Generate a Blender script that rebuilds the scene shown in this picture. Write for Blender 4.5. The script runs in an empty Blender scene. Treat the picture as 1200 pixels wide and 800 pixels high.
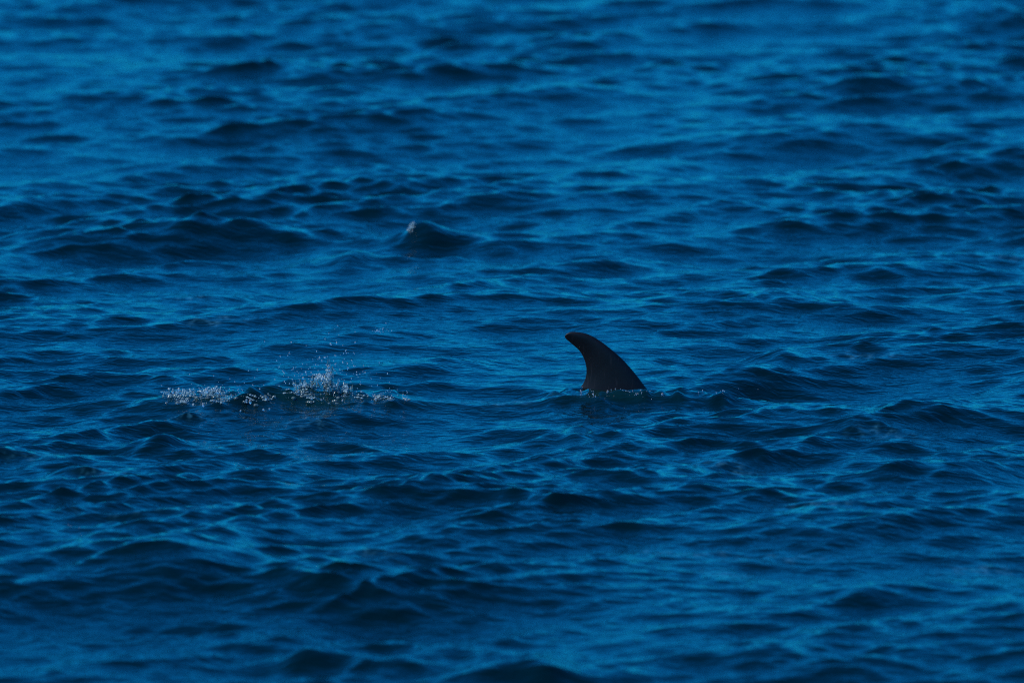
import bpy, bmesh, math, random
import numpy as np
from mathutils import Vector, Matrix
from math import radians as R

# ------------------------------------------------------------------ camera
sc = bpy.context.scene
COL = sc.collection
PI = math.pi
CAM_H = 5.4                  # metres above the mean sea level
HFOV = R(7.0)
PITCH = R(7.2)               # looking down by this much
FOCUS = 41.3                 # distance to the dolphin

cam_data = bpy.data.cameras.new('camera')
cam_data.sensor_width = 36.0
cam_data.angle = HFOV
cam_data.clip_start = 0.5
cam_data.clip_end = 20000
cam_data.dof.use_dof = True
cam_data.dof.focus_distance = FOCUS
cam_data.dof.aperture_fstop = 2.8
cam = bpy.data.objects.new('camera', cam_data)
COL.objects.link(cam)
cam.location = (0, 0, CAM_H)
cam.rotation_euler = (PI / 2 - PITCH, 0, 0)
sc.camera = cam

# ------------------------------------------------------------------ sky, sun, exposure
SUN_EL = R(46)
SUN_AZ = R(251)              # compass style: 0 = +Y (away from camera), clockwise
world = bpy.data.worlds.new('World')
sc.world = world
world.use_nodes = True
wn, wl = world.node_tree.nodes, world.node_tree.links
wn.clear()
sky = wn.new('ShaderNodeTexSky')
sky.sky_type = 'NISHITA'
sky.sun_disc = False
sky.sun_elevation = SUN_EL
sky.sun_rotation = SUN_AZ
sky.air_density = 1.0
sky.dust_density = 0.3
sky.ozone_density = 6.0
SKY_TINT = (0.012, 0.525, 0.95, 1)
tint = wn.new('ShaderNodeMix')
tint.data_type = 'RGBA'
tint.blend_type = 'MULTIPLY'
tint.inputs[0].default_value = 1.0
tint.inputs[7].default_value = SKY_TINT
bg = wn.new('ShaderNodeBackground')
bg.inputs['Strength'].default_value = 0.15
wo = wn.new('ShaderNodeOutputWorld')
wl.new(sky.outputs[0], tint.inputs[6])
wl.new(tint.outputs[2], bg.inputs['Color'])
wl.new(bg.outputs[0], wo.inputs['Surface'])

sun_data = bpy.data.lights.new('sun', 'SUN')
sun_data.energy = 4.6
sun_data.angle = R(0.5)
sun_data.color = (1.0, 1.0, 0.97)
sun = bpy.data.objects.new('sun', sun_data)
COL.objects.link(sun)
sdir = Vector((math.sin(SUN_AZ) * math.cos(SUN_EL), math.cos(SUN_AZ) * math.cos(SUN_EL), math.sin(SUN_EL)))
sun.rotation_euler = (-sdir).to_track_quat('-Z', 'Y').to_euler()
sun.location = sdir * 60

sc.view_settings.view_transform = 'Standard'
sc.view_settings.look = 'None'
sc.view_settings.gamma = 1.0
sc.view_settings.exposure = 0.12
sc.view_settings.use_curve_mapping = False
sc.cycles.filter_width = 1.15
sc.cycles.max_bounces = 10
sc.cycles.transmission_bounces = 8
sc.cycles.sample_clamp_indirect = 2.0
sc.cycles.use_denoising = False

# ------------------------------------------------------------------ helpers
TPX = math.tan(HFOV / 2) / 600.0        # tangent per photo pixel

def ray(px, py):
    cx, cy = (px - 600) * TPX, (400 - py) * TPX
    s, c = math.sin(PITCH), math.cos(PITCH)
    return Vector((cx, c + cy * s, -s + cy * c))

def on_plane(px, py, z=0.0):
    """Point of the horizontal plane z seen at a photo pixel."""
    d = ray(px, py)
    t = (z - CAM_H) / d.z
    return Vector((0, 0, CAM_H)) + d * t

def at_depth(px, py, y):
    """Point at ground distance y seen at a photo pixel."""
    d = ray(px, py)
    return Vector((0, 0, CAM_H)) + d * (y / d.y)

def tag(o, label=None, cat=None, group=None, kind=None):
    if label: o['label'] = label
    if cat: o['category'] = cat
    if group: o['group'] = group
    if kind: o['kind'] = kind
    return o

def obj(name, me, mat=None, parent=None):
    o = bpy.data.objects.new(name, me)
    COL.objects.link(o)
    if mat and not me.materials:
        me.materials.append(mat)
    if parent: o.parent = parent
    return o

def empty(name, loc, label, cat, group=None):
    o = bpy.data.objects.new(name, None)
    COL.objects.link(o)
    o.location = loc
    o.empty_display_size = 0.1
    return tag(o, label, cat, group)

def smooth(me):
    me.polygons.foreach_set('use_smooth', np.ones(len(me.polygons), dtype=bool))

# ------------------------------------------------------------------ materials
def new_mat(name):
    m = bpy.data.materials.new(name)
    m.use_nodes = True
    nt = m.node_tree
    return m, nt, nt.nodes['Principled BSDF']

def water_material():
    m, nt, p = new_mat('sea_water')
    N, L = nt.nodes, nt.links
    p.inputs['Roughness'].default_value = 0.06
    p.inputs['IOR'].default_value = 1.333
    at = N.new('ShaderNodeAttribute'); at.attribute_name = 'aerated'
    mix = N.new('ShaderNodeMix'); mix.data_type = 'RGBA'
    mix.inputs[6].default_value = (0.0002, 0.0054, 0.0068, 1)
    mix.inputs[7].default_value = (0.0008, 0.011, 0.0115, 1)
    L.new(at.outputs['Fac'], mix.inputs[0])
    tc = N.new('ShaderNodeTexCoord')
    fa = N.new('ShaderNodeAttribute'); fa.attribute_name = 'foam_and_glint'  # pale sky reflections painted into the base colour, with some foam
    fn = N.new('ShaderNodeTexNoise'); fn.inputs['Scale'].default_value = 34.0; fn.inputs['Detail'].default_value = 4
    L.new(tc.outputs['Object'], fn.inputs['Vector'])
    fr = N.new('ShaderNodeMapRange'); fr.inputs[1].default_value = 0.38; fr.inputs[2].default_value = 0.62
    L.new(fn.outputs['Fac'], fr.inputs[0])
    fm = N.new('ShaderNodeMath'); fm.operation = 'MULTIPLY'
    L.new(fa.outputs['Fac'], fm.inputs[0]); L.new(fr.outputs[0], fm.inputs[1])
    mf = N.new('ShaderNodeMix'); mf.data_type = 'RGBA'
    mf.inputs[7].default_value = (0.09, 0.44, 0.70, 1)  # pale tint of the painted glints and foam
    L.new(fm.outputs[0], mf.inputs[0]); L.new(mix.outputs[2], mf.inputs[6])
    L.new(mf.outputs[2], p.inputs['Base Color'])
    mp = N.new('ShaderNodeMapping'); mp.inputs['Rotation'].default_value = (0, 0, R(25))
    mp.inputs['Scale'].default_value = (0.8, 1.6, 1.0)
    L.new(tc.outputs['Object'], mp.inputs['Vector'])
    n1 = N.new('ShaderNodeTexNoise'); n1.inputs['Scale'].default_value = 13.0
    n1.inputs['Detail'].default_value = 2.5; n1.inputs['Roughness'].default_value = 0.5
    n1.inputs['Distortion'].default_value = 0.6
    L.new(mp.outputs[0], n1.inputs['Vector'])
    b1 = N.new('ShaderNodeBump'); b1.inputs['Strength'].default_value = 1.0
    b1.inputs['Distance'].default_value = 0.010
    L.new(n1.outputs['Fac'], b1.inputs['Height'])
    L.new(b1.outputs[0], p.inputs['Normal'])
    return m

def skin_material():
    m, nt, p = new_mat('wet_dolphin_skin')
    N, L = nt.nodes, nt.links
    tc = N.new('ShaderNodeTexCoord')
    n1 = N.new('ShaderNodeTexNoise'); n1.inputs['Scale'].default_value = 9
    n1.inputs['Detail'].default_value = 6; n1.inputs['Roughness'].default_value = 0.6
    L.new(tc.outputs['Object'], n1.inputs['Vector'])
    ramp = N.new('ShaderNodeValToRGB')
    ramp.color_ramp.elements[0].position = 0.3; ramp.color_ramp.elements[0].color = (0.0010, 0.0013, 0.0020, 1)
    ramp.color_ramp.elements[1].position = 0.72; ramp.color_ramp.elements[1].color = (0.0036, 0.0037, 0.0052, 1)
    L.new(n1.outputs['Fac'], ramp.inputs[0])
    # fine upright scratches
    mp = N.new('ShaderNodeMapping'); mp.inputs['Scale'].default_value = (90, 90, 9)
    L.new(tc.outputs['Object'], mp.inputs['Vector'])
    n2 = N.new('ShaderNodeTexNoise'); n2.inputs['Scale'].default_value = 1.0; n2.inputs['Detail'].default_value = 3
    L.new(mp.outputs[0], n2.inputs['Vector'])
    r2 = N.new('ShaderNodeMapRange')
    r2.inputs[1].default_value = 0.60; r2.inputs[2].default_value = 0.75
    r2.inputs[3].default_value = 0.0; r2.inputs[4].default_value = 0.5
    L.new(n2.outputs['Fac'], r2.inputs[0])
    mix = N.new('ShaderNodeMix'); mix.data_type = 'RGBA'
    mix.inputs[7].default_value = (0.020, 0.0195, 0.023, 1)
    L.new(r2.outputs[0], mix.inputs[0]); L.new(ramp.outputs[0], mix.inputs[6])
    L.new(mix.outputs[2], p.inputs['Base Color'])
    p.inputs['Roughness'].default_value = 0.42
    p.inputs['Specular IOR Level'].default_value = 0.30
    b = N.new('ShaderNodeBump'); b.inputs['Strength'].default_value = 0.25; b.inputs['Distance'].default_value = 0.003
    L.new(n1.outputs['Fac'], b.inputs['Height']); L.new(b.outputs[0], p.inputs['Normal'])
    return m

def drop_material():
    m, nt, p = new_mat('clear_water_drop')
    p.inputs['Base Color'].default_value = (0.86, 0.94, 1, 1)
    p.inputs['Transmission Weight'].default_value = 0.88
    p.inputs['Roughness'].default_value = 0.16
    p.inputs['IOR'].default_value = 1.333
    return m

def froth_material():
    m, nt, p = new_mat('white_froth')
    N, L = nt.nodes, nt.links
    p.inputs['Base Color'].default_value = (0.36, 0.57, 0.66, 1)
    p.inputs['Roughness'].default_value = 0.25
    p.inputs['Transmission Weight'].default_value = 0.58
    p.inputs['IOR'].default_value = 1.333
    return m

def sheet_material():
    m, nt, p = new_mat('flung_water')
    p.inputs['Base Color'].default_value = (0.50, 0.74, 0.78, 1)
    p.inputs['Transmission Weight'].default_value = 0.90
    p.inputs['Roughness'].default_value = 0.12
    p.inputs['IOR'].default_value = 1.333
    return m

M_SHEET = sheet_material()
M_WATER, M_SKIN, M_DROP, M_FROTH = water_material(), skin_material(), drop_material(), froth_material()

# ------------------------------------------------------------------ the sea
FIN = on_plane(720, 457)                # foot of the dorsal fin
MPP = 2 * TPX / 2 * FIN.y / math.cos(PITCH)   # metres per photo pixel at the fin

def axis(lo, hi, steps, far):
    """Node positions: steps(x) inside lo..hi, then growing cells out to far."""
    a = [lo]
    while a[-1] < hi:
        a.append(a[-1] + steps(a[-1]))
    up, s = [], steps(a[-1])
    x = a[-1]
    while x < far[1]:
        s *= 1.22; x += s; up.append(x)
    dn, s, x = [], steps(lo), lo
    while x > far[0]:
        s *= 1.22; x -= s; dn.append(x)
    return np.array(dn[::-1] + a + up)

XS = axis(-7.0, 7.0, lambda x: 0.014 if abs(x) < 4.4 else 0.014 + (abs(x) - 4.4) * 0.010, (-6000, 6000))
YS = axis(28.0, 70.0, lambda y: 0.025 + max(0.0, y - 34.0) * 0.0008, (-300, 9000))
XG, YG = np.meshgrid(XS, YS)            # rows = y
X0 = XG.astype(np.float32); Y0 = YG.astype(np.float32)
CELL = np.maximum(np.gradient(XS)[None, :], np.gradient(YS)[:, None]).astype(np.float32)

rng = np.random.default_rng(11)

def field(wavelength, n=14, seed=1):
    """Smooth random field, roughly 0..1, used for gusts and slicks."""
    r = np.random.default_rng(seed)
    f = np.zeros_like(X0)
    for _ in range(n):
        k = 2 * PI / (wavelength * r.uniform(0.6, 1.7)); a = r.uniform(0, 2 * PI)
        f += np.sin((X0 * math.cos(a) + Y0 * math.sin(a) * 0.6) * k + r.uniform(0, 2 * PI))
    return 0.5 + 0.5 * np.tanh(f / math.sqrt(n / 2) * 0.9)

GUST = field(3.5, seed=5)
SPL = on_plane(335, 470)
def disc(c, rx, ry):
    return np.exp(-(((X0 - c.x) / rx) ** 2 + ((Y0 - c.y) / ry) ** 2) ** 2)
# the longer waves are low round the animal and the splash
CALM = (1 - 0.95 * disc(FIN + Vector((0, 0.3, 0)), 0.6, 1.0)) * (1 - 0.8 * disc(SPL, 0.8, 0.8))
HL = np.zeros_like(X0); H = np.zeros_like(X0); DX = np.zeros_like(X0); DY = np.zeros_like(X0)

# octave: (longest, shortest wavelength, rms slope, number of waves, mean heading, spread)
BANDS = [
    (9.0, 5.0, 0.025, 8,  R(-75), R(30)),
    (5.0, 2.6, 0.038, 16, R(-70), R(40)),
    (2.6, 1.3, 0.055, 30, R(-65), R(40)),
    (1.3, 0.65, 0.074, 48, R(-72), R(24)),
    (0.65, 0.33, 0.094, 76, R(-76), R(20)),
    (0.33, 0.16, 0.140, 100, R(-80), R(18)),
    (0.16, 0.085, 0.190, 100, R(-82), R(20)),
]
CHOP = 1.0
for (l0, l1, slope, n, head, spread) in BANDS:
    bh = np.zeros_like(H); bx = np.zeros_like(H); by = np.zeros_like(H)
    for _ in range(n):
        lam = l1 * (l0 / l1) ** rng.random()
        th = head + rng.normal() * spread
        if l0 < 1.4:                     # two slanting wave trains cross the main one
            q = rng.random()
            if q < 0.22: th = R(-36) + rng.normal() * R(12)
            elif q < 0.35: th = R(-132) + rng.normal() * R(14)
        k = 2 * PI / lam
        amp = slope * math.sqrt(2.0 / n) / k * rng.uniform(0.7, 1.3)
        ph = (X0 * np.float32(k * math.cos(th)) + Y0 * np.float32(k * math.sin(th))) + np.float32(rng.uniform(0, 2 * PI))
        c = np.cos(ph); s = np.sin(ph)
        bh += np.float32(amp) * c
        bx -= np.float32(amp * math.cos(th)) * s
        by -= np.float32(amp * math.sin(th)) * s
    lam = math.sqrt(l0 * l1)
    w = np.clip((lam / 3.0 - CELL) / (lam / 6.0), 0, 1)
    if lam < 1.0:
        w = w * (0.6 + 0.7 * GUST)
    if lam < 0.45:                       # ripples ride the crests of the longer waves
        w = w * np.clip(0.8 + HL * 5.0, 0.3, 1.5)
    if lam > 0.5:                        # the animal's slick: only small waves run through it
        w = w * CALM
    if lam > 0.55:
        HL += bh * w
    else:
        H += bh * w
    DX += bx * w * CHOP; DY += by * w * CHOP

AER = np.zeros_like(H)

def ridge(px, py, width_px, height, depth=0.30, tilt=0.0, lean=0.35, calm=0.0, aer=0.0, z0=0.0, skew=0.0, peak=2.0):
    """A wave of its own: crest along x turned by tilt, steeper on the camera's side."""
    global H, HL, AER
    c = on_plane(px, py, z0 + height)
    half = 0.5 * width_px * TPX * c.y * 1.05
    u = (X0 - c.x) * math.cos(tilt) + (Y0 - c.y) * math.sin(tilt)
    v = -(X0 - c.x) * math.sin(tilt) + (Y0 - c.y) * math.cos(tilt)
    if peak < 2.0:                       # an uneven, wandering crest
        v = v + 0.10 * half * np.sin(u / half * 4.1 + px) + 0.05 * half * np.sin(u / half * 9.7 + py)
    near, far = depth * (1 - lean), depth * (1 + lean)
    vv = np.where(v < 0, v / near, v / far)
    uu = u / (half * np.where(u < 0, 1 - skew, 1 + skew))
    env = np.exp(-np.abs(uu) ** peak * 1.2) * (1 + (0.12 * np.sin(uu * 7.0 + px) if peak < 2.0 else 0))
    prof = np.exp(-np.abs(vv) ** 1.7)
    g = env * prof
    if calm:
        k = 1 - calm * np.clip(g * 1.3, 0, 1)
        HL = HL * k
    H = H + (height * g).astype(np.float32)
    if aer:
        AER = np.maximum(AER, aer * np.clip(g * 1.6, 0, 1))

for (px, py, w_, h_, d_, t_, sk_) in [
    (235, 262, 160, 0.085, 0.34, -0.1, 0.0), (491, 262, 165, 0.110, 0.24, -0.5, 0.55), (45, 208, 220, 0.06, 0.36, -0.3, 0.3),
    (1040, 90, 240, 0.08, 0.36, 0.1, 0.0), (1105, 182, 150, 0.05, 0.32, -0.2, 0.2), (905, 407, 95, 0.06, 0.24, -0.2, 0.2),
    (1065, 543, 190, 0.075, 0.30, -0.2, 0.1), (615, 765, 200, 0.065, 0.30, -0.1, 0.0), (170, 632, 380, 0.15, 0.70, -0.35, 0.1),
    (360, 752, 130, 0.05, 0.24, -0.3, 0.2), (660, 503, 110, 0.045, 0.22, -0.1, 0.2), (60, 528, 80, 0.045, 0.18, -0.3, 0.2), (175, 508, 90, 0.05, 0.2, -0.5, 0.4),
    (410, 292, 130, 0.06, 0.28, 0.0, 0.0), (1085, 475, 110, 0.05, 0.22, -0.2, 0.2), (1180, 385, 90, 0.05, 0.22, 0.2, 0.0), (845, 463, 70, 0.026, 0.13, -0.1, 0.2),
    (1000, 690, 200, 0.03, 0.28, -0.3, 0.2), (470, 430, 130, 0.035, 0.26, -0.3, 0.2), (800, 466, 60, 0.016, 0.09, -0.2, 0.0),
]:
    ridge(px, py, w_, h_, d_, t_, 0.35, 0.4, skew=sk_, peak=1.45)
# water pushed up in front of the fin and the churned ridge of the splash
ridge(712, 460.5, 140, 0.034, 0.10, 0.0, 0.40, aer=1.0)
ridge(335, 458, 340, 0.055, 0.20, 0.0, 0.10, aer=1.0)
ridge(375, 452, 110, 0.026, 0.22, 0.0, 0.20, aer=1.0)
rr = random.Random(8)
for _ in range(110):                 # broken, lumpy water along the splash
    ridge(rr.uniform(190, 480), rr.gauss(466, 7), rr.uniform(9, 30), rr.uniform(0.006, 0.017) * rr.choice((1, 1, -0.8)), rr.uniform(0.04, 0.09), rr.uniform(-1, 1), 0.2)
for _ in range(110):                 # and along the fin
    ridge(rr.uniform(640, 850), rr.gauss(464, 5), rr.uniform(7, 26), rr.uniform(0.004, 0.016), rr.uniform(0.03, 0.07), rr.uniform(-1, 1), 0.2)

FOAM_GLINT = np.zeros_like(X0)  # mask of painted sky glints on the waves, and some foam
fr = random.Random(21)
def foam_glint_line(px, py, w_, s_, tilt):
    """A faint, broken line of pale sky glint painted into the water colour, partly spent foam lying on the water."""
    global FOAM_GLINT
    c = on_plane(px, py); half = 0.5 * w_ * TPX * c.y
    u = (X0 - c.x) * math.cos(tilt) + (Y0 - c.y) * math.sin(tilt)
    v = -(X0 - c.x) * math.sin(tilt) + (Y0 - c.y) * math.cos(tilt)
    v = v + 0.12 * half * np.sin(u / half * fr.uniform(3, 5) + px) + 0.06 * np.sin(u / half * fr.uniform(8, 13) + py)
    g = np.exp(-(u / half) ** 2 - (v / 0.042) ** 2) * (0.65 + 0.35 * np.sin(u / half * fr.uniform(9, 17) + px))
    FOAM_GLINT = np.maximum(FOAM_GLINT, 0.95 * s_ * g).astype(np.float32)
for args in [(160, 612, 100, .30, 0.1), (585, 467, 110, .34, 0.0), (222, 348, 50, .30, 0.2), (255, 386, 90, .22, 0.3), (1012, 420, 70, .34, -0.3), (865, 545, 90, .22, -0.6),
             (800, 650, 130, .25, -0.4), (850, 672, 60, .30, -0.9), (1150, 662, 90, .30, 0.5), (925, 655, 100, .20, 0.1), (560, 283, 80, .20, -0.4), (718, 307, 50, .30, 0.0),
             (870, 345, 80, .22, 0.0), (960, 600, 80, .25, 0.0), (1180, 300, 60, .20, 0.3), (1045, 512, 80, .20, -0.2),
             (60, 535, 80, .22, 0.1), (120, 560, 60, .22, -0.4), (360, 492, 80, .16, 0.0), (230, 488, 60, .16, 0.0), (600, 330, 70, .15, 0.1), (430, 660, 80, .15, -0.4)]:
    foam_glint_line(*args)
H = H + HL
VX = X0 + DX; VY = Y0 + DY
ny, nx = X0.shape
co = np.empty((ny * nx, 3), dtype=np.float32)
co[:, 0] = VX.ravel(); co[:, 1] = VY.ravel(); co[:, 2] = H.ravel()
idx = np.arange(ny * nx, dtype=np.int32).reshape(ny, nx)
quads = np.stack([idx[:-1, :-1], idx[:-1, 1:], idx[1:, 1:], idx[1:, :-1]], axis=-1).reshape(-1, 4)
me = bpy.data.meshes.new('sea')
me.vertices.add(len(co)); me.vertices.foreach_set('co', co.ravel())
me.loops.add(quads.size); me.loops.foreach_set('vertex_index', quads.ravel())
me.polygons.add(len(quads))
me.polygons.foreach_set('loop_start', np.arange(0, quads.size, 4, dtype=np.int32))
me.polygons.foreach_set('loop_total', np.full(len(quads), 4, dtype=np.int32))
a = me.attributes.new('aerated', 'FLOAT', 'POINT')
a.data.foreach_set('value', AER.astype(np.float32).ravel())
a = me.attributes.new('foam_and_glint', 'FLOAT', 'POINT')  # carries the painted pale glints as well as foam
a.data.foreach_set('value', FOAM_GLINT.ravel())
smooth(me)
me.update(calc_edges=True)
sea = obj('sea', me, M_WATER)
tag(sea, 'deep blue choppy sea covered in small wind waves', kind='structure')

def surf(x, y):
    """Height of the built water near a point (nearest grid node, drift ignored)."""
    i = int(np.clip(np.searchsorted(YS, y), 1, ny - 2)); j = int(np.clip(np.searchsorted(XS, x), 1, nx - 2))
    sl = (slice(max(0, i - 8), i + 9), slice(max(0, j - 12), j + 13))
    d = (VX[sl] - x) ** 2 + (VY[sl] - y) ** 2
    q = np.unravel_index(np.argmin(d), d.shape)
    return float(H[sl][q])

def hit(px, py, y0, y1, step=0.02):
    """First point of the water on the sight line of a photo pixel, or None."""
    y = y0
    while y < y1:
        p = at_depth(px, py, y)
        z = surf(p.x, y)
        if p.z <= z:
            p.z = z; return p
        y += step
    return None

# ------------------------------------------------------------------ the dolphin
FIN_W = at_depth(720, 457, FIN.y)
def finxz(px, py):
    p = at_depth(px, py, FIN.y)
    return p.x - FIN_W.x, p.z - FIN_W.z

def catmull(pts, n):
    out = []
    P = [pts[0]] + list(pts) + [pts[-1]]
    for i in range(1, len(P) - 2):
        p0, p1, p2, p3 = (np.array(P[i + k - 1], float) for k in range(4))
        for t in np.linspace(0, 1, n, endpoint=False):
            out.append(0.5 * ((2 * p1) + (-p0 + p2) * t + (2 * p0 - 5 * p1 + 4 * p2 - p3) * t * t + (-p0 + 3 * p1 - 3 * p2 + p3) * t ** 3))
    out.append(np.array(pts[-1], float))
    return np.array(out)

LEAD = [(664.6, 390.6), (669, 388.9), (677.5, 389.0), (690, 391.9), (702.5, 398.8), (715, 408.1), (727.5, 418.8), (737.5, 429.4),
        (747.5, 441.3), (755, 451.3), (760.6, 458.0), (770, 467), (786, 478), (815, 488)]
TRAIL = [(661.6, 393.6), (663.2, 396.9), (671.3, 403.8), (678.8, 410.6), (683.2, 417.5), (686.4, 426.3), (687.3, 435), (686.3, 442.5),
         (683, 450), (677.5, 456), (670, 461), (660, 466), (645, 472), (620, 480)]
lead = catmull(LEAD, 8); trail = catmull(TRAIL, 8)

def resample(c, n):
    d = np.r_[0, np.cumsum(np.hypot(*np.diff(c, axis=0).T))]
    # denser near the tip
    t = np.linspace(0, 1, n) ** 1.25 * d[-1]
    return np.stack([np.interp(t, d, c[:, 0]), np.interp(t, d, c[:, 1])], 1)

def foil_half(t):
    """Thickness of a fin section, 0 at trailing edge (t=0), rounded at the leading edge (t=1)."""
    u = 1 - t
    return max(0.0, 2.6 * (0.2969 * math.sqrt(u) - 0.126 * u - 0.3516 * u * u + 0.2843 * u ** 3 - 0.1036 * u ** 4))

def loft_fin(name, le, tr, thick, nt=22):
    """Closed foil between two edge curves given as 3-D points; side = normal direction."""
    bm = bmesh.new()
    rows = []
    for i, (a, b) in enumerate(zip(tr, le)):
        a, b = Vector(a), Vector(b)
        th = thick[i]
        ring = []
        ts = [0.5 - 0.5 * math.cos(PI * k / nt) for k in range(nt + 1)]
        for t in ts:
            ring.append((a.lerp(b, t), th * foil_half(t)))
        rows.append(ring)
    return bm, rows

def fin_mesh(name, le, tr, thick, normal, nt=20, cap_first=True):
    normal = Vector(normal)
    bm = bmesh.new()
    loops = []
    ts = [0.5 - 0.5 * math.cos(PI * k / nt) for k in range(nt + 1)]
    for a, b, th in zip(tr, le, thick):
        a, b = Vector(a), Vector(b)
        pts = []
        for t in ts:                                    # front side, trailing to leading
            pts.append(a.lerp(b, t) + normal * th * foil_half(t))
        for t in ts[-2:0:-1]:                           # back side
            pts.append(a.lerp(b, t) - normal * th * foil_half(t))
        loops.append([bm.verts.new(p) for p in pts])
    n = len(loops[0])
    for r0, r1 in zip(loops[:-1], loops[1:]):
        for k in range(n):
            bm.faces.new((r0[k], r0[(k + 1) % n], r1[(k + 1) % n], r1[k]))
    bm.faces.new(loops[0][::-1]); bm.faces.new(loops[-1])
    bmesh.ops.recalc_face_normals(bm, faces=bm.faces)
    m = bpy.data.meshes.new(name); bm.to_mesh(m); bm.free()
    return m

NR = 46
le = resample(lead, NR); tr = resample(trail, NR)
le3 = []; tr3 = []; th = []
for i in range(NR):
    x, z = finxz(*le[i]); le3.append((x, 0, z))
    x, z = finxz(*tr[i]); tr3.append((x, 0, z))
    f = i / (NR - 1)
    th.append(0.02 + 0.11 * f + 0.11 * f ** 3)
fin_me = fin_mesh('dorsal_fin', le3, tr3, th, (0, -1, 0))

# body: stations along its length (x towards the head), in metres from the fin foot
TOP0 = -0.075                       # the back lies this far under the water at the fin
STA = [  # x, half height, half width, centre drop, (top line sinks to both ends)
    (-1.40, 0.020, 0.016, -0.30), (-1.28, 0.055, 0.036, -0.275), (-1.05, 0.085, 0.058, -0.245), (-0.75, 0.135, 0.100, -0.235),
    (-0.40, 0.185, 0.155, -0.262), (-0.10, 0.220, 0.195, -0.296), (0.20, 0.232, 0.212, -0.312), (0.48, 0.222, 0.205, -0.318),
    (0.72, 0.195, 0.180, -0.322), (0.90, 0.160, 0.145, -0.330), (1.00, 0.120, 0.110, -0.345), (1.06, 0.072, 0.066, -0.368),
    (1.12, 0.042, 0.040, -0.382), (1.20, 0.030, 0.030, -0.390), (1.25, 0.012, 0.014, -0.392)]
bm = bmesh.new()
sta = catmull(STA, 4)
rings = []
NS = 28
for x, hh, hw, zc in sta:
    rings.append([bm.verts.new((x, hw * math.cos(2 * PI * k / NS), zc + hh * math.sin(2 * PI * k / NS))) for k in range(NS)])
for r0, r1 in zip(rings[:-1], rings[1:]):
    for k in range(NS):
        bm.faces.new((r0[k], r0[(k + 1) % NS], r1[(k + 1) % NS], r1[k]))
bm.faces.new(rings[0]); bm.faces.new(rings[-1])
bmesh.ops.recalc_face_normals(bm, faces=bm.faces)
body_me = bpy.data.meshes.new('body'); bm.to_mesh(body_me); bm.free()

def paddle(root_le, root_tr, tip_le, tip_tr, th0, normal, bend=0.0):
    n = 12; L_, T_, H_ = [], [], []
    for i in range(n):
        f = i / (n - 1)
        sweep = Vector((-bend * f * f, 0, 0))
        L_.append(Vector(root_le).lerp(Vector(tip_le), f) + sweep)
        T_.append(Vector(root_tr).lerp(Vector(tip_tr), f) + sweep)
        H_.append(th0 * (1 - 0.75 * f))
    return fin_mesh('paddle', L_, T_, H_, normal, nt=10)

extra = []
for s in (-1, 1):
    extra.append(paddle((0.62, s * 0.10, -0.43), (0.44, s * 0.10, -0.44), (0.40, s * 0.42, -0.58), (0.36, s * 0.42, -0.585), 0.03, (0, 0.3 * s, 1), 0.06))
    extra.append(paddle((-1.20, s * 0.004, -0.285), (-1.42, s * 0.004, -0.295), (-1.44, s * 0.29, -0.31), (-1.50, s * 0.29, -0.312), 0.022, (0, 0, 1), 0.04))

tmp = []
base = bpy.data.objects.new('tmp_body', body_me); COL.objects.link(base)
for m_ in [fin_me] + extra:
    o = bpy.data.objects.new('tmp_part', m_); COL.objects.link(o); tmp.append(o)
    md = base.modifiers.new('union', 'BOOLEAN'); md.operation = 'UNION'; md.solver = 'EXACT'; md.object = o
dg = bpy.context.evaluated_depsgraph_get(); dg.update()
dme = bpy.data.meshes.new_from_object(base.evaluated_get(dg))
for o in tmp + [base]:
    bpy.data.objects.remove(o)
smooth(dme)
dme.materials.clear(); dme.materials.append(M_SKIN); dme.name = 'dolphin'
dolphin = obj('dolphin', dme)
dolphin.location = (FIN_W.x, FIN.y, FIN_W.z)
tag(dolphin, 'dark dolphin swimming just under the surface with only its curved black dorsal fin showing', 'dolphin')

# ------------------------------------------------------------------ drops and froth
rnd = random.Random(4)

def blob_verts(sub):
    bm = bmesh.new(); bmesh.ops.create_icosphere(bm, subdivisions=sub, radius=1.0)
    v = [x.co.copy() for x in bm.verts]; f = [[q.index for q in g.verts] for g in bm.faces]
    bm.free(); return v, f
ICO1, ICO2 = blob_verts(1), blob_verts(2)

def blob_mesh(name, items, ico=ICO1, rough=0.25):
    """items: (centre, radius, stretch vector) -> one mesh of uneven blobs."""
    V, F = [], []
    vs, fs = ico
    for c, r, st in items:
        rot = Matrix.Rotation(rnd.uniform(0, 6.28), 3, 'Z') @ Matrix.Rotation(rnd.uniform(0, 6.28), 3, 'X')
        b = len(V)
        for v in vs:
            q = (rot @ v) * r * (1 + rnd.uniform(-rough, rough))
            V.append((c[0] + q.x * st[0], c[1] + q.y * st[1], c[2] + q.z * st[2]))
        F.extend([[b + i for i in f] for f in fs])
    m = bpy.data.meshes.new(name); m.from_pydata(V, [], F); smooth(m); m.update()
    return m

DROP_ME = []
for k in range(4):
    m_ = blob_mesh('water_drop', [((0, 0, 0), 1.0, (1, 1, 1.0 + 0.35 * k))], ICO2, 0.06)
    m_.materials.append(M_DROP); DROP_ME.append(m_)

def drop(parent, p, r):
    o = obj('water_drop', rnd.choice(DROP_ME), None, parent)
    o.location = Vector(p) - parent.location
    o.rotation_euler = (rnd.uniform(-.4, .4), rnd.uniform(-.4, .4), rnd.uniform(0, 6))
    o.scale = (r, r, r)
    return o

def rel(items, o):
    return [((Vector(c) - o.location), r, s) for c, r, s in items]

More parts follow.
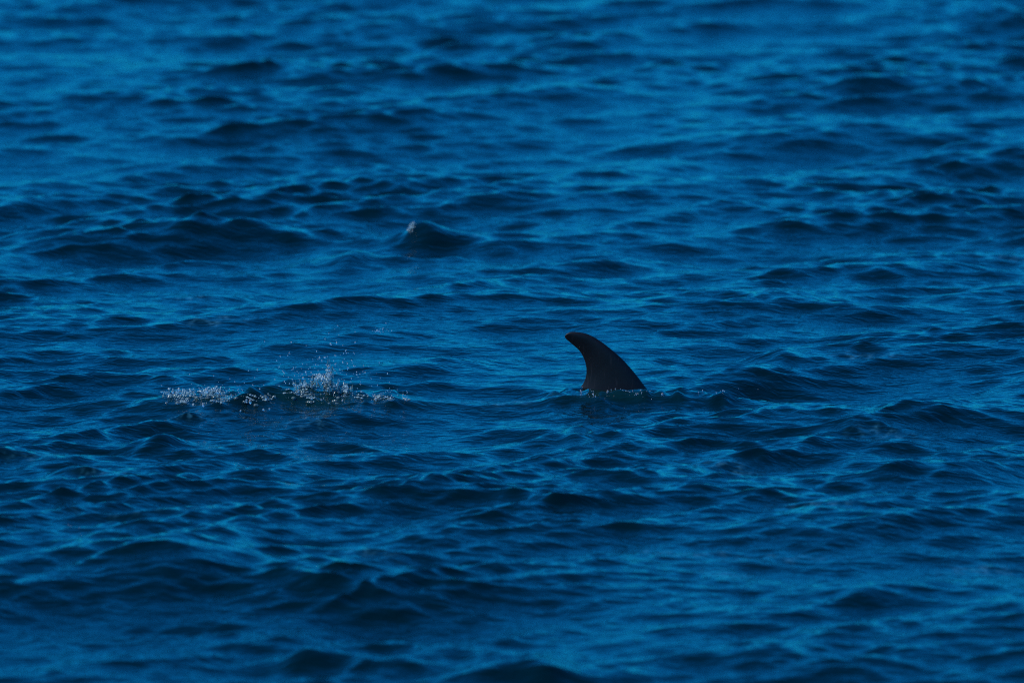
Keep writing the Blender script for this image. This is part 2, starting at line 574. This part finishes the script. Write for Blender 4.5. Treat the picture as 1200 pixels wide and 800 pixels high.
# --- the big splash left of the fin
splash = empty('splash', (SPL.x, SPL.y, surf(SPL.x, SPL.y)),
               'long low white splash of churned water and flying drops left of the fin', 'splash')
def px2(X, Y):                      # pixel of the enlarged splash picture -> photo pixel
    return 160 + X / 3.53, 360 + Y / 3.53
SPY = SPL.y
froth, spray, big = [], [], []
def lump(X0_, X1_, Y0_, Y1_, n, r0, r1, peak=0.5):
    cx = (X0_ + X1_) / 2
    for _ in range(int(n * (1.5 if cx < 400 else 2.1))):
        X = rnd.triangular(X0_, X1_, X0_ + (X1_ - X0_) * peak); Y = rnd.triangular(Y0_, Y1_, (Y0_ + Y1_) / 2)
        p = hit(*px2(X, Y), SPY - 0.9, SPY + 0.12)
        if p is None: p = at_depth(*px2(X, Y), SPY + rnd.uniform(-0.10, 0.12))
        r = r0 + (r1 - r0) * rnd.random() ** 2.6
        froth.append((p, r, (rnd.uniform(.7, 1.5), 1, rnd.uniform(.6, 1.2))))
for cx, cy, sx, sy, n in [(150, 360, 40, 28, 70), (190, 385, 30, 16, 40), (215, 355, 40, 22, 55), (290, 350, 45, 22, 70), (335, 345, 40, 18, 60),
                          (370, 380, 30, 22, 30), (470, 385, 38, 20, 60), (540, 378, 30, 12, 28), (280, 395, 80, 14, 30), (690, 335, 35, 40, 55), (720, 375, 30, 22, 30),
                          (760, 290, 28, 22, 50), (795, 280, 12, 45, 60), (865, 340, 14, 25, 40), (815, 330, 30, 25, 20), (1000, 372, 25, 12, 25),
                          (1040, 378, 30, 8, 25), (1115, 383, 20, 7, 18), (920, 370, 60, 16, 25), (640, 360, 40, 18, 20)]:
    lump(cx - sx, cx + sx, cy - sy, cy + sy, n, 0.0012, 0.0064)
for _ in range(420):                # fine spray over the band
    X = rnd.uniform(100, 1130); Y = rnd.gauss(365, 28)
    p = at_depth(*px2(X, Y), SPY + rnd.uniform(-0.15, 0.15))
    if p.z > surf(p.x, p.y): spray.append((p, rnd.uniform(0.0012, 0.003), (1, 1, rnd.uniform(1, 1.6))))
for _ in range(170):                # drops flung up over the peak, drifting to the right
    a = abs(rnd.gauss(0, 1)); X = rnd.gauss(780, 95) + a * 25; Y = 330 - abs(rnd.gauss(0, 1)) * 85
    p = at_depth(*px2(X, Y), SPY + rnd.uniform(-0.2, 0.2))
    spray.append((p, rnd.uniform(0.0012, 0.0032), (1, 1, rnd.uniform(1, 1.8))))
for _ in range(26):
    p = at_depth(*px2(rnd.gauss(1010, 22), rnd.gauss(98, 6)), SPY + rnd.uniform(-0.05, 0.05))
    spray.append((p, rnd.uniform(0.0015, 0.003), (1, 1, 1)))
for X, Y, r in [(803, 152, 5.5), (822, 200, 4), (828, 148, 3.5), (905, 145, 4), (780, 208, 4.5), (757, 208, 4), (632, 190, 3.5), (595, 203, 3), (610, 270, 3.5),
                (645, 298, 4), (612, 308, 3.5), (500, 258, 3), (463, 262, 2.5), (940, 243, 3), (898, 243, 3), (865, 180, 3.5), (1032, 66, 3), (905, 102, 3),
                (795, 245, 6), (798, 262, 7), (700, 268, 4.5), (690, 293, 6), (755, 285, 8), (770, 292, 7), (740, 295, 7), (866, 330, 7), (868, 347, 6),
                (175, 340, 7), (150, 350, 6), (290, 345, 8), (335, 350, 8.5), (320, 338, 6), (275, 403, 6), (525, 423, 6.5), (550, 420, 5), (430, 428, 4),
                (470, 390, 7), (455, 383, 6), (535, 378, 6), (180, 395, 5.5), (240, 385, 5), (365, 388, 6), (725, 378, 6.5), (670, 345, 6), (852, 385, 5),
                (510, 337, 4), (590, 325, 3.5), (445, 355, 3.5), (990, 378, 6), (1115, 382, 5.5), (1030, 370, 5), (765, 383, 5), (700, 318, 6)]:
    d = SPY + rnd.uniform(-0.12, 0.0)
    p = at_depth(*px2(X, Y), d)
    zs = surf(p.x, p.y)
    if p.z < zs: p = on_plane(*px2(X, Y), zs)
    drop(splash, p, r * 0.00085)

def sheet(parent, X, Y, w, h, d, seed):
    """A torn, folded sheet of flung water standing on the crest: closed shell, ragged fingers on top."""
    r = random.Random(seed)
    nu, nv = 26, 12
    k1, k2, p1, p2 = r.uniform(60, 110), r.uniform(140, 240), r.uniform(0, 6), r.uniform(0, 6)
    base = at_depth(*px2(X, Y), d)
    W = w / 3.53 * MPP; Hh = h / 3.53 * MPP
    fing = [max(0.12, 0.55 + 0.45 * math.sin(i * 0.9 + p1) + r.uniform(-0.35, 0.35)) * math.sin(PI * (i + 0.7) / (nu + 0.4)) ** 0.5 for i in range(nu)]
    bmx = bmesh.new(); F_, B_ = [], []
    for j in range(nv):
        v = j / (nv - 1)
        for i in range(nu):
            u = i / (nu - 1) - 0.5
            x = base.x + u * W * (1 + 0.35 * v) + 0.006 * math.sin(k2 * u * W + 5 * v + p2)
            z = base.z - 0.012 + v * Hh * fing[i]
            y = base.y + 0.016 * math.sin(k1 * u * W + p1 + 2 * v) + 0.02 * v * v + r.uniform(-.0025, .0025)
            t = 0.0024 * (1.3 - v) + r.uniform(0, .0012)
            F_.append(bmx.verts.new((x - parent.location.x, y - t - parent.location.y, z - parent.location.z)))
            B_.append(bmx.verts.new((x - parent.location.x, y + t - parent.location.y, z - parent.location.z)))
    hole = {(i, j) for i in range(nu - 1) for j in range(nv - 1) if r.random() < 0.08 + 0.40 * (j / nv) ** 1.2}
    for j in range(nv - 1):
        for i in range(nu - 1):
            if (i, j) in hole: continue
            a, b, c, e = j * nu + i, j * nu + i + 1, (j + 1) * nu + i + 1, (j + 1) * nu + i
            bmx.faces.new((F_[a], F_[b], F_[c], F_[e])); bmx.faces.new((B_[e], B_[c], B_[b], B_[a]))
            for (p, q, di, dj) in ((a, b, 0, -1), (b, c, 1, 0), (c, e, 0, 1), (e, a, -1, 0)):
                n_ = (i + di, j + dj)
                if n_ in hole or not (0 <= n_[0] < nu - 1 and 0 <= n_[1] < nv - 1):
                    bmx.faces.new((F_[q], F_[p], B_[p], B_[q]))
    bmesh.ops.delete(bmx, geom=[v for v in bmx.verts if not v.link_faces], context='VERTS')
    m = bpy.data.meshes.new('water_sheet'); bmx.to_mesh(m); bmx.free(); smooth(m)
    return obj('water_sheet', m, M_SHEET, parent)
for k, (X, Y, w, h, d) in enumerate([(150, 392, 95, 58, -.02), (215, 388, 90, 50, .03), (300, 385, 110, 55, 0), (350, 372, 80, 40, .05), (465, 400, 100, 34, -.04),
        (540, 392, 60, 24, 0), (660, 368, 90, 60, .02), (700, 345, 80, 62, .05), (755, 318, 70, 52, .04), (795, 330, 34, 130, .03), (812, 350, 70, 60, 0),
        (865, 360, 46, 62, -.01), (735, 392, 100, 40, -.05), (1000, 388, 70, 26, 0), (1050, 390, 80, 20, .02), (930, 385, 80, 30, .02)]):
    sheet(splash, X, Y, w, h, SPY + d, 40 + k)
swell = []                          # larger soft lumps of half clear water that carry the froth
for cx, cy, sx, sy, n in [(150, 375, 45, 26, 26), (220, 372, 50, 26, 26), (310, 368, 70, 28, 34), (470, 392, 60, 16, 16), (560, 385, 60, 14, 10),
                          (700, 350, 50, 36, 26), (755, 312, 30, 24, 14), (795, 300, 10, 40, 10), (860, 352, 26, 24, 12), (1010, 385, 50, 8, 12), (780, 385, 80, 16, 14)]:
    for _ in range(int(n * 0.55)):
        X, Y = cx + rnd.uniform(-sx, sx), cy + rnd.uniform(-sy, sy)
        p = hit(*px2(X, Y), SPY - 0.9, SPY + 0.12) or at_depth(*px2(X, Y), SPY + rnd.uniform(-0.05, 0.1))
        swell.append((p, rnd.uniform(0.004, 0.011), (rnd.uniform(0.9, 1.6), 1, rnd.uniform(.6, 1.0))))
o = obj('froth', blob_mesh('froth', rel(swell, splash), ICO2, 0.22), M_SHEET, splash); tag(o, kind='stuff')
fo = obj('froth', blob_mesh('froth', rel(froth, splash), ICO1, 0.3), M_FROTH, splash); tag(fo, kind='stuff')
so = obj('spray', blob_mesh('spray', rel(spray, splash), ICO1, 0.1), M_DROP, splash); tag(so, kind='stuff')

# --- the line of drops at the foot of the fin
fs = empty('splash', (FIN.x, FIN.y - 0.1, surf(FIN.x, FIN.y - 0.1)),
           'thin line of sparkling drops in the green water along the base of the fin', 'splash')
def px3(X, Y): return 640 + X / 8, 380 + Y / 8
def on_water(px, py):
    y = on_plane(px, py).y
    return hit(px, py, y - 1.5, y + 2.0) or on_plane(px, py)
for X, Y, r in [(325, 632, 5), (345, 634, 4), (440, 670, 11), (462, 682, 6), (495, 668, 6), (580, 665, 7), (572, 672, 5), (718, 655, 7), (728, 645, 5),
                (748, 655, 6), (770, 665, 5), (812, 632, 6), (885, 632, 6), (845, 690, 6), (862, 668, 5), (895, 690, 5), (908, 692, 4), (988, 708, 6),
                (1090, 660, 8), (480, 606, 5), (530, 612, 4), (610, 615, 4), (678, 670, 4), (945, 640, 4), (650, 610, 4)]:
    p = on_water(*px3(X, Y)); p.z += r * 0.0004
    drop(fs, p, r * 0.00052 * rnd.choice((0.45, 0.7, 1.0, 1.45)))
sp = []
for _ in range(35):
    p = on_water(*px3(rnd.uniform(310, 1000), rnd.gauss(645, 28))); p.z += 0.002
    sp.append((p, rnd.uniform(0.0012, 0.0026), (1, 1, 1)))
o = obj('spray', blob_mesh('spray', rel(sp, fs), ICO1, 0.1), M_DROP, fs); tag(o, kind='stuff')

# --- the breaking wavelet right of the fin
P = on_water(848, 461)
ws = empty('splash', P, 'tiny breaking wavelet with drops on its lip right of the fin', 'splash')
def px4(X, Y): return 620 + X / 4.28, 360 + Y / 4.28
for X, Y, r in [(870, 420, 5), (940, 434, 6), (972, 430, 7), (980, 436, 6), (850, 432, 4), (1050, 428, 3), (1148, 432, 3), (960, 424, 4)]:
    p = on_water(*px4(X, Y)); p.z += 0.003
    drop(ws, p, r * 0.00045)

# --- whitecap fleck on the dark wave beyond, and two sparkles in the foreground
P = on_water(484, 268)
wc = empty('whitecap', P, 'small white fleck of foam on the tip of the dark wave beyond the fin', 'whitecap')
it = []
for _ in range(90):
    t = rnd.random()
    q_ = (480 + t * 5 + rnd.gauss(0, 1.5), 271 - t * 9 + rnd.gauss(0, 1.5)); p = hit(*q_, P.y - 0.4, P.y + 0.25) or at_depth(*q_, P.y - 0.02)
    it.append((p, rnd.uniform(0.002, 0.006), (1, 1, 1)))
tag(obj('froth', blob_mesh('froth', rel(it, wc), ICO1, 0.3), M_FROTH, wc), kind='stuff')
P = on_water(82, 618)
gs = empty('splash', P, 'two faint sparkling drops on the dark wave in the lower left', 'splash')
for px, py, r in [(80, 616, 3.5), (83, 618, 4.5), (93, 619, 4)]:
    p = on_water(px, py); p.z += 0.002
    drop(gs, p, r * 0.0005)
